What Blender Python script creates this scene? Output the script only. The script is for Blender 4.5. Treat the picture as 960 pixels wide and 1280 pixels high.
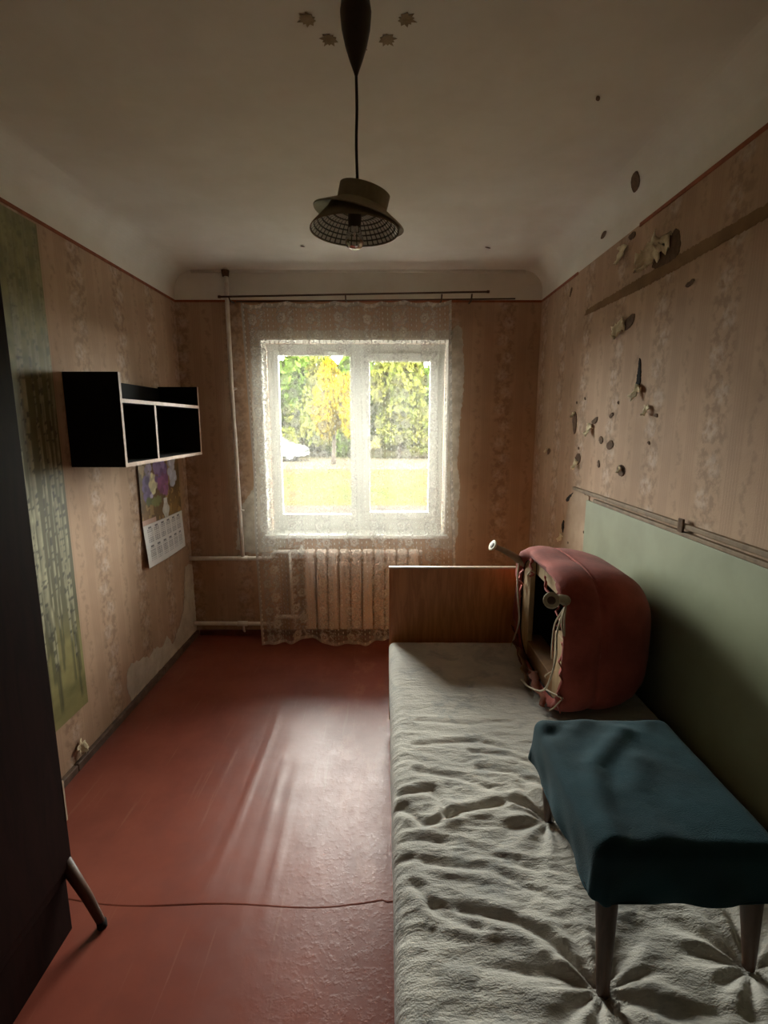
import bpy, bmesh, math, random
import numpy as np
from mathutils import Vector, Matrix
from mathutils.geometry import tessellate_polygon

for o in list(bpy.data.objects): bpy.data.objects.remove(o)
SC = bpy.context.scene
COL = SC.collection
R = math.radians

# ------------------------------------------------------------------ camera, light, exposure
XL, XR, YB, YF, H = -1.378, 1.028, 3.49, -1.1, 2.506       # room: left, right, window wall, wall behind the camera, ceiling
ZR = 2.32                                                   # top of the wallpaper
cam_d = bpy.data.cameras.new('camera'); cam = bpy.data.objects.new('camera', cam_d); COL.objects.link(cam)
cam_d.sensor_fit = 'HORIZONTAL'; cam_d.sensor_width = 36.0
cam_d.lens = 36.0*629.8/960.0; cam_d.clip_start = 0.03; cam_d.clip_end = 300
cam.location = (0, 0, 1.53)
cam.rotation_euler = (R(90-9.99), R(-0.07), R(0.09))
SC.camera = cam

world = bpy.data.worlds.new('overcast_sky'); SC.world = world; world.use_nodes = True
bg = world.node_tree.nodes['Background']
bg.inputs[0].default_value = (0.985, 0.985, 0.925, 1); bg.inputs[1].default_value = 24.0
pl = bpy.data.lights.new('window_daylight_portal', 'AREA'); pl.shape = 'RECTANGLE'; pl.size = 1.2; pl.size_y = 1.26
pl.cycles.is_portal = True
plo = bpy.data.objects.new('window_daylight_portal', pl); COL.objects.link(plo)
plo.location = (-0.19, YB+0.26, 1.42); plo.rotation_euler = (R(-90), 0, 0)
SC.view_settings.view_transform = 'Standard'; SC.view_settings.look = 'None'
SC.view_settings.exposure = 1.35; SC.view_settings.gamma = 1.0; SC.view_settings.use_curve_mapping = False

# ------------------------------------------------------------------ node helpers
def lin(c):
    if isinstance(c, str):
        c = [int(c[i:i+2], 16)/255 for i in (0, 2, 4)]
    return tuple(((v/12.92) if v <= .04045 else ((v+.055)/1.055)**2.4) for v in c[:3])

class S:                                   # a socket with arithmetic
    def __init__(s, g, k): s.g, s.k = g, k
    def __add__(a, b): return a.g.m('ADD', a, b)
    def __radd__(a, b): return a.g.m('ADD', a, b)
    def __sub__(a, b): return a.g.m('SUBTRACT', a, b)
    def __rsub__(a, b): return a.g.m('SUBTRACT', b, a)
    def __mul__(a, b): return a.g.m('MULTIPLY', a, b)
    def __rmul__(a, b): return a.g.m('MULTIPLY', a, b)
    def __truediv__(a, b): return a.g.m('DIVIDE', a, b)

class G:
    def __init__(s, name):
        s.mat = bpy.data.materials.new(name); s.mat.use_nodes = True
        s.nt = s.mat.node_tree; s.nt.nodes.clear()
        s.out = s.nt.nodes.new('ShaderNodeOutputMaterial')
    def n(s, t, **kw):
        nd = s.nt.nodes.new(t)
        for k, v in kw.items(): setattr(nd, k, v)
        return nd
    def put(s, sock, v):
        if isinstance(v, S): s.nt.links.new(v.k, sock)
        elif hasattr(v, 'is_output') or hasattr(v, 'links'): s.nt.links.new(v, sock)
        else:
            if isinstance(v, (tuple, list)) and len(v) == 3 and sock.type == 'RGBA': v = (*v, 1)
            sock.default_value = v
    def m(s, op, a, b=None, c=None):
        nd = s.n('ShaderNodeMath', operation=op)
        s.put(nd.inputs[0], a)
        if b is not None: s.put(nd.inputs[1], b)
        if c is not None: s.put(nd.inputs[2], c)
        return S(s, nd.outputs[0])
    def fr(s, a): return s.m('FRACT', a)
    def fl(s, a): return s.m('FLOOR', a)
    def ab(s, a): return s.m('ABSOLUTE', a)
    def sq(s, a): return s.m('SQRT', a)
    def mx(s, a, b): return s.m('MAXIMUM', a, b)
    def mn(s, a, b): return s.m('MINIMUM', a, b)
    def step(s, v, lo, hi):                 # smooth 0..1 as v goes lo..hi (hi may be < lo)
        nd = s.n('ShaderNodeMapRange', interpolation_type='SMOOTHSTEP')
        s.put(nd.inputs[0], v)
        if lo <= hi: a = (lo, hi, 0, 1)
        else: a = (hi, lo, 1, 0)
        for i, q in enumerate(a): nd.inputs[i+1].default_value = q
        return S(s, nd.outputs[0])
    def coord(s, kind='Object'):
        t = s.n('ShaderNodeTexCoord'); sp = s.n('ShaderNodeSeparateXYZ')
        s.nt.links.new(t.outputs[kind], sp.inputs[0])
        return [S(s, k) for k in sp.outputs]
    def vec(s, x, y, z=0.0):
        c = s.n('ShaderNodeCombineXYZ')
        for i, v in enumerate((x, y, z)): s.put(c.inputs[i], v)
        return S(s, c.outputs[0])
    def noise(s, vec, scale=5, detail=3, rough=.5, dist=0):
        nd = s.n('ShaderNodeTexNoise'); nd.inputs['Scale'].default_value = scale
        nd.inputs['Detail'].default_value = detail; nd.inputs['Roughness'].default_value = rough
        nd.inputs['Distortion'].default_value = dist
        if vec is not None: s.put(nd.inputs['Vector'], vec)
        return S(s, nd.outputs[0])
    def mix(s, f, a, b):
        nd = s.n('ShaderNodeMix', data_type='RGBA')
        s.put(nd.inputs[0], f); s.put(nd.inputs[6], a); s.put(nd.inputs[7], b)
        return S(s, nd.outputs[2])
    def bump(s, h, strength=.3, dist=.01):
        nd = s.n('ShaderNodeBump'); nd.inputs['Strength'].default_value = strength
        nd.inputs['Distance'].default_value = dist; s.put(nd.inputs['Height'], h)
        return S(s, nd.outputs[0])
    def pbr(s, col, rough=.6, normal=None, **kw):
        p = s.n('ShaderNodeBsdfPrincipled')
        s.put(p.inputs['Base Color'], col); s.put(p.inputs['Roughness'], rough)
        if normal is not None: s.put(p.inputs['Normal'], normal)
        for k, v in kw.items(): s.put(p.inputs[k.replace('_', ' ')], v)
        return p.outputs[0]
    def done(s, sh):
        s.nt.links.new(sh if not isinstance(sh, S) else sh.k, s.out.inputs[0]); return s.mat

def plain(name, c1, c2=None, rough=.6, scale=12, bump=0, bdist=.004, **kw):
    g = G(name); x, y, z = g.coord(); v = g.vec(x, y, z)
    c1 = lin(c1); c2 = lin(c2) if c2 else tuple(q*.8 for q in c1)
    nz = g.noise(v, scale, 4, .6)
    col = g.mix(g.step(nz, .3, .7), c1, c2)
    nm = g.bump(g.noise(v, scale*4, 3), bump, bdist) if bump else None
    return g.done(g.pbr(col, rough, nm, **kw))

def wallpaper(name, axis, off):
    g = G(name); x, y, z = g.coord(); u = (x if axis == 'x' else y) + off
    v3 = g.vec(x, y, z)
    P, Q = .36, .112
    warp = (g.noise(v3, 22, 3, .6)-.5)*.06
    du = (g.fr(u/P)-.5)*P
    rows = z/Q
    side = g.m('PINGPONG', g.fl(rows), 1.0)*2-1
    fz = (g.fr(rows)-.5)*Q
    ddu = du - side*.017 + warp
    r = g.sq(ddu*ddu + fz*fz*1.0)
    flower = g.step(r, .050, .020)*g.step(g.noise(v3, 55, 2), .3, .6)
    heart = g.step(r, .013, .006)
    leafy = g.step(g.ab(du+warp), .085, .04)*g.step(g.noise(v3, 34, 3, .6), .42, .6)
    # slim vine half way between
    du2 = (g.fr(u/P+.5)-.5)*P
    fz2 = (g.fr(z/.21)-.5)*.21
    vine = g.step(g.ab(du2-g.m('SINE', z*30)*.012+warp), .02, .008)*g.step(g.noise(v3, 40, 2), .42, .62)
    stripe = g.step(g.ab(g.fr(u/.0123)-.5), .5, .3)*g.step(g.ab(g.ab(du)-.11), .032, .028)
    col = g.mix(g.step(g.noise(v3, 2.2, 4, .6), .3, .75), lin('bb9c80'), lin('a8886c'))
    col = g.mix(stripe*.22, col, lin('8c6a54'))
    col = g.mix(leafy*.50, col, lin('7a5d49'))
    col = g.mix(vine*.35, col, lin('7d5f4c'))
    col = g.mix(flower*.55, col, lin('c9b3a0'))
    col = g.mix(heart*.25, col, lin('94735e'))
    grime = g.step(g.noise(g.vec(x, y, z*.6), 1.7, 5, .7), .5, .8)
    col = g.mix(grime*.35, col, lin('7c6350'))
    fine = g.noise(v3, 170, 2)
    nm = g.bump(fine+flower*.6+stripe*.5, .25, .002)
    return g.done(g.pbr(col, .78, nm))

# ------------------------------------------------------------------ numpy noise
def _h(i, j, seed):
    n = (i*374761393 + j*668265263 + seed*982451653) & 0xffffffff
    n = ((n ^ (n >> 13))*1274126177) & 0xffffffff
    return ((n ^ (n >> 16)) & 0xffff)/65535.0
def vnoise(x, y, seed=0):
    x = np.asarray(x, float); y = np.asarray(y, float)
    i = np.floor(x).astype(np.int64); j = np.floor(y).astype(np.int64); fx = x-i; fy = y-j
    fx = fx*fx*(3-2*fx); fy = fy*fy*(3-2*fy)
    return (_h(i, j, seed)*(1-fx)+_h(i+1, j, seed)*fx)*(1-fy)+(_h(i, j+1, seed)*(1-fx)+_h(i+1, j+1, seed)*fx)*fy
def fbm(x, y, seed=0, o=4):
    s = 0; a = .5
    for k in range(o):
        s = s+a*vnoise(x*2**k, y*2**k, seed+k*17); a *= .5
    return s/(1-.5**o)
def sstep(v, a, b):
    t = np.clip((v-a)/(b-a), 0, 1); return t*t*(3-2*t)

# ------------------------------------------------------------------ object helpers
def tag(o, label=None, cat=None, group=None, kind=None):
    if label: o['label'] = label
    if cat: o['category'] = cat
    if group: o['group'] = group
    if kind: o['kind'] = kind
    return o
def empty(name, loc, label, cat, group=None):
    o = bpy.data.objects.new(name, None); COL.objects.link(o); o.location = loc; o.empty_display_size = .05
    return tag(o, label, cat, group)
def adopt(o, parent):
    o.parent = parent
    if parent is not None: o.matrix_parent_inverse = Matrix.Translation(-parent.location)   # parts keep world coordinates
    return o
def obj(name, V, F, mat, parent=None, smooth=False, uv=None, colors=None):
    me = bpy.data.meshes.new(name)
    me.from_pydata([tuple(map(float, v)) for v in V], [], [tuple(int(i) for i in f) for f in F]); me.update()
    if smooth: me.polygons.foreach_set('use_smooth', [True]*len(me.polygons))
    if uv is not None:
        l = me.uv_layers.new(name='UVMap'); idx = np.zeros(len(me.loops), int); me.loops.foreach_get('vertex_index', idx)
        l.data.foreach_set('uv', np.asarray(uv, float)[idx].ravel())
    if colors is not None:
        a = me.color_attributes.new('Col', 'FLOAT_COLOR', 'POINT')
        c = np.ones((len(me.vertices), 4)); c[:, :3] = colors; a.data.foreach_set('color', c.ravel())
    me.materials.append(mat)
    o = bpy.data.objects.new(name, me); COL.objects.link(o)
    return adopt(o, parent)
def bmobj(name, bm, mat, parent=None, smooth=False):
    me = bpy.data.meshes.new(name); bmesh.ops.recalc_face_normals(bm, faces=bm.faces); bm.to_mesh(me); bm.free()
    if smooth: me.polygons.foreach_set('use_smooth', [True]*len(me.polygons))
    me.materials.append(mat)
    o = bpy.data.objects.new(name, me); COL.objects.link(o)
    return adopt(o, parent)
def add_box(bm, x0, x1, y0, y1, z0, z1, bev=0, M=None, seg=2):
    vs = [bm.verts.new((x, y, z)) for x in (x0, x1) for y in (y0, y1) for z in (z0, z1)]
    fs = [bm.faces.new([vs[i] for i in f]) for f in ((0, 1, 3, 2), (4, 6, 7, 5), (0, 4, 5, 1), (2, 3, 7, 6), (0, 2, 6, 4), (1, 5, 7, 3))]
    allv = set(vs)
    if bev:
        es = {e for f in fs for e in f.edges}
        r = bmesh.ops.bevel(bm, geom=list(es), offset=bev, segments=seg, affect='EDGES', profile=.5)
        allv = {v for v in vs if v.is_valid} | set(r['verts'])
    if M is not None: bmesh.ops.transform(bm, matrix=M, verts=list(allv))
def box(name, x0, x1, y0, y1, z0, z1, mat, parent=None, bev=0, M=None):
    bm = bmesh.new(); add_box(bm, x0, x1, y0, y1, z0, z1, bev, M); return bmobj(name, bm, mat, parent)
def tube_data(pts, rad, n=10, cap=True):
    pts = [Vector(p) for p in pts]; rad = rad if isinstance(rad, (list, tuple)) else [rad]*len(pts)
    V, F = [], []; up = None
    for i, p in enumerate(pts):
        t = (pts[min(i+1, len(pts)-1)]-pts[max(i-1, 0)]).normalized()
        if up is None: up = t.orthogonal().normalized()
        up = (up-t*up.dot(t)).normalized(); s = t.cross(up)
        for k in range(n):
            a = 2*math.pi*k/n; V.append(p+(up*math.cos(a)+s*math.sin(a))*rad[i])
    for i in range(len(pts)-1):
        for k in range(n):
            F.append((i*n+k, i*n+(k+1) % n, (i+1)*n+(k+1) % n, (i+1)*n+k))
    if cap: F.append(tuple(range(n))[::-1]); F.append(tuple((len(pts)-1)*n+k for k in range(n)))
    return V, F
def tube(name, pts, rad, mat, parent=None, n=10):
    V, F = tube_data(pts, rad, n); return obj(name, V, F, mat, parent, True)
def smoothpts(pts, per=6):
    pts = [Vector(p) for p in pts]; out = []
    for i in range(len(pts)-1):
        p0, p1, p2, p3 = pts[max(i-1, 0)], pts[i], pts[i+1], pts[min(i+2, len(pts)-1)]
        for k in range(per):
            t = k/per
            out.append(.5*((2*p1)+(p2-p0)*t+(2*p0-5*p1+4*p2-p3)*t*t+(3*p1-p0-3*p2+p3)*t**3))
    return out+[pts[-1]]
def lathe(name, prof, mat, parent=None, M=Matrix(), n=40, smooth=True, uv=False):
    V, F, U = [], [], []
    m = n+1 if uv else n
    for i, (r, z) in enumerate(prof):
        for k in range(m):
            a = 2*math.pi*k/n; V.append(M @ Vector((r*math.cos(a), r*math.sin(a), z))); U.append((k/n, i/(len(prof)-1)))
    for i in range(len(prof)-1):
        for k in range(n):
            q = (k+1) if uv else (k+1) % n
            F.append((i*m+k, i*m+q, (i+1)*m+q, (i+1)*m+k))
    return obj(name, V, F, mat, parent, smooth, U if uv else None)
def plate(name, pts, plane, pos, thick, mat, parent=None, jit=0, rounds=0):
    """thin flat piece lying on a wall. plane 'x'/'y'/'z': pts are the two other coordinates; grows from pos by thick"""
    rnd = random.Random(len(pts)*97+int(abs(pts[0][0])*1000))
    pts = list(pts)
    for _ in range(rounds):
        pts = [q for p, n in zip(pts, pts[1:]+pts[:1]) for q in ((p[0]*.75+n[0]*.25, p[1]*.75+n[1]*.25), (p[0]*.25+n[0]*.75, p[1]*.25+n[1]*.75))]
    if jit:
        q = []
        for p, n in zip(pts, pts[1:]+pts[:1]):
            q.append(p); L = math.dist(p, n); k = max(1, int(L/jit/2.5)); nx, ny = (n[1]-p[1])/L, -(n[0]-p[0])/L
            for j in range(1, k):
                t = j/k; d = rnd.uniform(-jit, jit); q.append((p[0]+(n[0]-p[0])*t+nx*d, p[1]+(n[1]-p[1])*t+ny*d))
        pts = q
    def at(a, b, d): return {'x': (d, a, b), 'y': (a, d, b), 'z': (a, b, d)}[plane]
    n = len(pts); V = [at(a, b, pos) for a, b in pts]+[at(a, b, pos+thick) for a, b in pts]
    tri = tessellate_polygon([[Vector((a, b, 0)) for a, b in pts]])
    F = [tuple(t) for t in tri]+[tuple(n+k for k in t) for t in tri]+[(i, (i+1) % n, n+(i+1) % n, n+i) for i in range(n)]
    bm = bmesh.new(); vs = [bm.verts.new(v) for v in V]
    for f in F:
        try: bm.faces.new([vs[k] for k in f])
        except ValueError: pass
    return bmobj(name, bm, mat, parent)
def grid_faces(nu, nv): 
    i = np.arange(nu-1)[:, None]*nv+np.arange(nv-1)[None, :]
    return np.stack([i, i+nv, i+nv+1, i+1], -1).reshape(-1, 4)
def struct(o): o['kind'] = 'structure'; return o

# ------------------------------------------------------------------ materials
WPL = wallpaper('wallpaper_side', 'y', .18-2.39+.36*8)
WPR = wallpaper('wallpaper_opposite', 'y', .18-2.32+.36*8)
WPB = wallpaper('wallpaper_back', 'x', .18-.80+.36*8)
M_white = plain('whitewash', 'ece8de', 'e2dcd0', .85, 3, .12, .003)
M_plaster = plain('bare_plaster', 'cdc5b6', 'aea393', .9, 14, .4, .004)
M_pvc = plain('white_pvc', 'dcdcd6', 'd2d2cc', .35, 4)
M_rail = plain('brown_border', '9a5430', '824526', .7, 30)
M_pipe = plain('painted_pipe', 'f0ebe2', 'e2d8cc', .45, 25)
M_rad = plain('radiator_enamel', 'ecdccf', 'e2cfc1', .5, 8)
M_base = plain('baseboard_paint', '6e5747', '4f3a2d', .6, 20, .3)
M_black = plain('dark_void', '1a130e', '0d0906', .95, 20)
M_brownmetal = plain('brown_rod', '5b4633', '4a3828', .4, 20)

def floor_mat():
    g = G('red_floor_paint'); x, y, z = g.coord(); v = g.vec(x, y, z)
    col = g.mix(g.step(g.noise(v, 3, 5, .6), .3, .7), lin('8a4636'), lin('7a3a2c'))
    wear = g.step(g.noise(g.vec(x, y*.5, z), 9, 6, .7), .5, .68)*g.step(x, -.55, -.1)*g.step(y, 1.2, 1.6)
    col = g.mix(wear*.45, col, lin('b07260'))
    scuff = g.step(g.noise(g.vec(x*14, y*.6, z), 3, 4, .6), .60, .72)
    col = g.mix(scuff*.25, col, lin('a4745f'))
    pocks = g.step(g.noise(v, 42, 4, .7), .45, .7)*g.step(x, -.5, -.15)
    nm = g.bump(g.noise(v, 5, 3, .5)*.8+pocks*.12+g.noise(v, 60, 3)*.03, .30, .010)
    rough = g.noise(v, 12, 5, .65)*.20+.27
    return g.done(g.pbr(col, rough, nm, Specular_IOR_Level=.4))
M_floor = floor_mat()

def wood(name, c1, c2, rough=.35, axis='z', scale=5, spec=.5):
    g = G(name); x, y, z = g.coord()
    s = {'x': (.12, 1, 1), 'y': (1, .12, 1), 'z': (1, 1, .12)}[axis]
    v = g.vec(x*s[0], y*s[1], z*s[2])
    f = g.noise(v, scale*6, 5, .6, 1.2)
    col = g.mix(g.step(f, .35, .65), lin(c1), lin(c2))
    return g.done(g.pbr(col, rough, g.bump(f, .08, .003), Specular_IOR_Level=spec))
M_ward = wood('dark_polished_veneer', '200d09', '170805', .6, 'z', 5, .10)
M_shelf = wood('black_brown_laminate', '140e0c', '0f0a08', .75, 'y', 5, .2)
M_edge = plain('beige_edge_band', 'b08c74', '9a7860', .5, 40)
M_board = wood('orange_brown_veneer', 'cf8c4e', 'b4743c', .4, 'z')
M_ply = wood('raw_plywood', 'b79a72', 'a0825c', .8, 'z')
M_oldwood = wood('old_leg_wood', '5e4232', '452f22', .5, 'z')
M_green = plain('pale_green_board', '93997c', '888e72', .55, 4, .05)
M_beige = plain('beige_hardboard', 'b8a288', 'a89077', .8, 8, .1)
M_batten = plain('batten', '8a7254', '705a40', .7, 20)

# ================================================================== STRUCTURE
wl = struct(box('wall_left', XL-.25, XL, YF, YB, -.02, ZR, WPL))
wr = struct(box('wall_right', XR, XR+.25, YF, YB, -.02, ZR, WPR))
wf = struct(box('wall_front', XL-.25, XR+.25, YF-.2, YF, -.02, H+.1, plain('light_absorbing_brown_wall', '5a4234', '4a3529', .8, 5)))  # unseen wall, coloured dark to absorb light at the near end
# window wall with its opening
OX0, OX1, OZ0, OZ1 = -.836, .433, .752, 2.085
bm = bmesh.new(); T = T_WALL = .36
add_box(bm, XL-.25, OX0, YB, YB+T, -.02, ZR); add_box(bm, OX1, XR+.25, YB, YB+T, -.02, ZR)
add_box(bm, OX0, OX1, YB, YB+T, -.02, OZ0); add_box(bm, OX0, OX1, YB, YB+T, OZ1, ZR)
wb = struct(bmobj('wall_back', bm, WPB))
box('plaster_band', XL-.25, XR+.25, YB, YB+T, ZR, H+.1, M_white, wb)
# plaster lining of the window reveal
bm = bmesh.new()
add_box(bm, OX0-.001, OX0+.012, YB-.003, YB+.15, OZ0, OZ1); add_box(bm, OX1-.012, OX1+.001, YB-.003, YB+.15, OZ0, OZ1)
add_box(bm, OX0, OX1, YB-.003, YB+.15, OZ1-.012, OZ1+.001)
M_reveal = plain('white_reveal', 'e6e3dc', 'dbd7ce', .7, 6)
bmobj('window_reveal', bm, M_reveal, wb)
# ragged margin of bare plaster around the opening
plate('bare_plaster', [(OX1, 2.13), (OX1+.05, 2.17), (.506, 2.15), (.529, 1.95), (.53, 1.71), (.512, 1.52), (.509, 1.42), (.501, 1.25), (.525, 1.10), (.51, .9), (.52, .8), (.497, .64), (OX1-.1, .66), (OX1-.1, .75), (OX1, .75)], 'y', YB-.003, .003, M_plaster, wb, .006)
plate('bare_plaster', [(OX0, 2.13), (OX0-.05, 2.14), (-.90, 1.6), (-.905, 1.1), (-1.0, .96), (-1.035, .91), (-1.056, .64), (-.90, .61), (-.70, .67), (-.70, .75), (OX0, .75)], 'y', YB-.003, .003, M_plaster, wb, .006)
plate('bare_plaster', [(OX0-.02, OZ1), (OX0-.02, 2.13), (-.3, 2.135), (.2, 2.13), (OX1+.02, 2.135), (OX1+.02, OZ1)], 'y', YB-.003, .003, M_plaster, wb, .003)

# ceiling with coved long sides
def cove():
    r = .125; zc = H-r; pr = [(XL, ZR), (XL, zc)]
    pr += [(XL+r-r*math.cos(t), zc+r*math.sin(t)) for t in np.linspace(0, math.pi/2, 12)[1:]]
    pr += [(XL+(XR-XL)*k/10, H) for k in range(1, 10)]
    pr += [(XR-r+r*math.sin(t), zc+r*math.cos(t)) for t in np.linspace(0, math.pi/2, 12)]
    pr += [(XR, ZR), (XR+.25, ZR), (XR+.25, H+.12), (XL-.25, H+.12), (XL-.25, ZR)]
    ys = np.linspace(YF, YB+.001, 30); V = []; n = len(pr)
    for y in ys:
        for x, z in pr:
            dz = 0
            if abs(z-H) < 1e-6: dz = .0012*(vnoise(x*1.5+9, y*1.5+4)-.5)
            V.append((x, y, z+dz))
    F = [(i*n+k, i*n+(k+1) % n, (i+1)*n+(k+1) % n, (i+1)*n+k) for i in range(len(ys)-1) for k in range(n)]
    F += [tuple(range(n)), tuple((len(ys)-1)*n+k for k in range(n))]
    return V, F
V, F = cove()
bm = bmesh.new(); vs = [bm.verts.new(v) for v in V]
for f in F: bm.faces.new([vs[i] for i in f])
ceiling = struct(bmobj('ceiling', bm, M_white))
# rounded bead where the ceiling meets the window wall
tube('ceiling_bead', [(XL+.12, YB-.004, H-.006), (-.6, YB-.006, H-.001), (0, YB-.006, H-.003), (XR-.12, YB-.004, H-.006)], .012, M_white, ceiling, 8)
struct(box('trim_1', XL, XL+.004, YF, YB, ZR-.010, ZR+.004, M_rail))
struct(box('trim_2', XL, XR, YB-.004, YB, ZR-.010, ZR+.004, M_rail))
bm = bmesh.new(); add_box(bm, XR-.004, XR, YF, 2.20, ZR-.010, ZR+.004); add_box(bm, XR-.004, XR, 2.86, YB, ZR-.010, ZR+.004)
struct(bmobj('trim_3', bm, M_rail))

# floor: slab with two painted sheets, the far one overlapping the near one
floor = struct(box('floor', XL-.25, XR+.25, YF-.2, YB+.3, -.12, -.006, plain('floor_slab', '5a3a2c', '4c2f24', .9)))
def sheet(name, y0f, y1, dz, ny):
    nx = 150
    xs = np.linspace(XL, XR, nx); V = []
    for x in xs:
        a = y0f(x)
        for t in np.linspace(0, 1, ny)**1.3:
            V.append((x, a+(y1-a)*t, 0))
    V = np.array(V); X, Y = V[:, 0], V[:, 1]
    z = .004*(fbm(X*2.2, Y*1.4, 5)-.5)
    for xc, w, h, a, b in ((-.70, .010, .0013, 1.8, 2.3), (-.575, .010, .0026, 1.45, 2.75), (-.46, .009, .0020, 1.35, 2.2), (-.375, .009, .0022, 1.3, 2.15), (-.25, .012, .0012, 1.35, 1.9), (-.12, .02, .002, 1.3, 2.2)):
        xx = xc+.012*np.sin(Y*3+xc*20)
        z += h*np.exp(-((X-xx)/w)**2)*sstep(Y, a-.15, a+.25)*(1-sstep(Y, b-.5, b+.3))
    if dz: z += dz+.0012*np.exp(-((Y-np.array([y0f(x) for x in X]))/.10)**2)*(.4+vnoise(X*6, Y*0, 8))
    V[:, 2] = z+.001
    if dz: V[::ny, 2] -= .0016
    return obj(name, V, grid_faces(nx, ny), M_floor, floor, True)
seam = lambda x: 1.385+.018*math.sin(x*4.2+.5)+.012*math.sin(x*9)-.01*(x > .0)
sheet('floor_sheet', lambda x: YF, 1.55, 0, 60)
sheet('floor_sheet', seam, YB, .0006, 170)
def base_l():
    bm = bmesh.new(); rnd = random.Random(3); y = YF
    while y < YB-.02:
        L = min(rnd.uniform(.5, .9), YB-.01-y); add_box(bm, XL, XL+.022, y+.003, y+L, .0, .038+rnd.uniform(-.003, .004), .004); y += L
    return bmobj('baseboard_left', bm, M_base)
struct(base_l())
struct(box('baseboard_back', XL+.03, XR, YB-.022, YB, 0, .04, plain('baseboard_red', '5e2d20', '4a2218', .6), None, .004))
struct(box('baseboard_right', XR-.022, XR, YF, YB-.03, 0, .04, M_base, None, .004))

# ------------------------------------------------------------------ window
win = struct(bpy.data.objects.new('window_1', None)); COL.objects.link(win); win.location = (-.2, YB+.15, OZ0)
WY0, WY1 = YB+.15, YB+.215
def frame(name, x0, x1, z0, z1, w, y0, y1, parent, bev=.006):
    bm = bmesh.new()
    for a in ((x0, x1, z0, z0+w), (x0, x1, z1-w, z1), (x0, x0+w, z0+w, z1-w), (x1-w, x1, z0+w, z1-w)):
        add_box(bm, a[0], a[1], y0, y1, a[2], a[3], bev)
    return bmobj(name, bm, M_pvc, parent)
frame('window_frame', OX0+.012, OX1-.012, .752, 2.073, .05, WY0+.005, WY1, win)
box('bottom_rail', OX0+.05, OX1-.05, WY0+.003, WY1-.004, .795, .846, M_pvc, win, .004)
box('top_rail', -.2, OX1-.05, WY0+.004, WY1-.004, 2.0, 2.03, M_pvc, win, .004)
box('mullion', -.215, -.155, WY0+.005, WY1, .80, 2.03, M_pvc, win, .006)
frame('glazing_bead', -.778, -.212, .838, 2.026, .032, WY0-.001, WY1-.02, win, .005)
sash = frame('window_sash', -.165, .375, .832, 2.012, .058, WY0-.014, WY1-.012, win, .008)
def glass():
    g = G('window_glass')
    t = g.n('ShaderNodeBsdfTransparent'); t.inputs[0].default_value = (.97, .985, .975, 1)
    gl = g.n('ShaderNodeBsdfGlossy'); gl.inputs['Roughness'].default_value = .02
    fr = g.n('ShaderNodeFresnel'); fr.inputs[0].default_value = 1.45
    mx = g.n('ShaderNodeMixShader'); g.nt.links.new(fr.outputs[0], mx.inputs[0])
    g.nt.links.new(t.outputs[0], mx.inputs[1]); g.nt.links.new(gl.outputs[0], mx.inputs[2])
    return g.done(mx.outputs[0])
M_glass = glass()
box('pane', -.75, -.21, YB+.172, YB+.176, .865, 2.0, M_glass, win)
box('pane', -.12, .33, YB+.172, YB+.176, .88, 1.965, M_glass, sash)
bm = bmesh.new(); add_box(bm, -.146, -.122, WY0-.026, WY0-.014, 1.36, 1.43, .003); add_box(bm, -.143, -.125, WY0-.05, WY0-.036, 1.28, 1.41, .005); add_box(bm, -.14, -.128, WY0-.04, WY0-.02, 1.39, 1.405)
bmobj('window_handle', bm, M_pvc, sash)
sill = struct(box('trim_4', OX0-.01, OX1+.012, YB-.035, YB+.16, .728, .756, M_pvc, None, .006))

# ------------------------------------------------------------------ worn spots of the walls
M_paper = plain('torn_paper', 'e8dcbc', 'd2c09a', .9, 40, .5)
M_under = plain('bared_brown', '6e5440', '55402f', .95, 40, .4)
M_band = plain('glue_band', '8a6a46', '7a5c3c', .85, 10)
ps = [(2.518, .04), (2.491, .147), (2.502, .213), (2.554, .244), (2.648, .212), (2.692, .213), (2.764, .174), (2.818, .207), (2.931, .163), (3.003, .205), (3.072, .115), (3.183, .179), (3.286, .281), (3.356, .555), (3.423, .556), (3.485, .522), (3.487, .098), (3.48, .035)]
plate('bare_plaster', ps, 'x', XL, .0025, plain('pale_plaster', 'cfc4b2', 'b5a894', .9, 10, .3), wl, .007)
def flap(name, base, outv, size, mat, parent, wall, seed):
    """curled scrap of paper hanging off a side wall; base (y,z) is its root"""
    rnd = random.Random(seed); V, F = [], []; n, m = 7, 6; s = -1 if wall == 'r' else 1; x0 = XR if wall == 'r' else XL
    ex, ez = outv; n, m = 8, 7
    for i in range(n):
        t = i/(n-1); ang = t*.9
        d = size*math.sin(ang)/1.1; o_ = size*(1-math.cos(ang))/1.6
        w = size*.36*(1-.45*t)*(1+rnd.uniform(-.3, .3))
        for k in range(m):
            q = (k/(m-1)-.5)*2*w+rnd.uniform(-.12, .12)*w
            V.append((x0+s*(.004+o_+.010*rnd.random()), base[0]+ex*d-ez*q, base[1]+ez*d+ex*q+rnd.uniform(-.1, .1)*size))
    F = grid_faces(n, m)
    o = obj(name, V, F, mat, parent, True); md = o.modifiers.new('thick', 'SOLIDIFY'); md.thickness = .002
    return o
RW = lambda name, pts, mat, th=.003, jit=.002, rounds=1: plate(name, pts, 'x', XR-th, th, mat, wr, jit, rounds)
RW('glue_band', [(2.73, 2.075), (2.71, 2.10), (1.9, 2.112), (1.0, 2.112), (YF+.3, 2.115), (YF+.3, 2.072), (1.47, 2.074), (2.1, 2.062)], M_band, .002, .003, 0)
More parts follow.
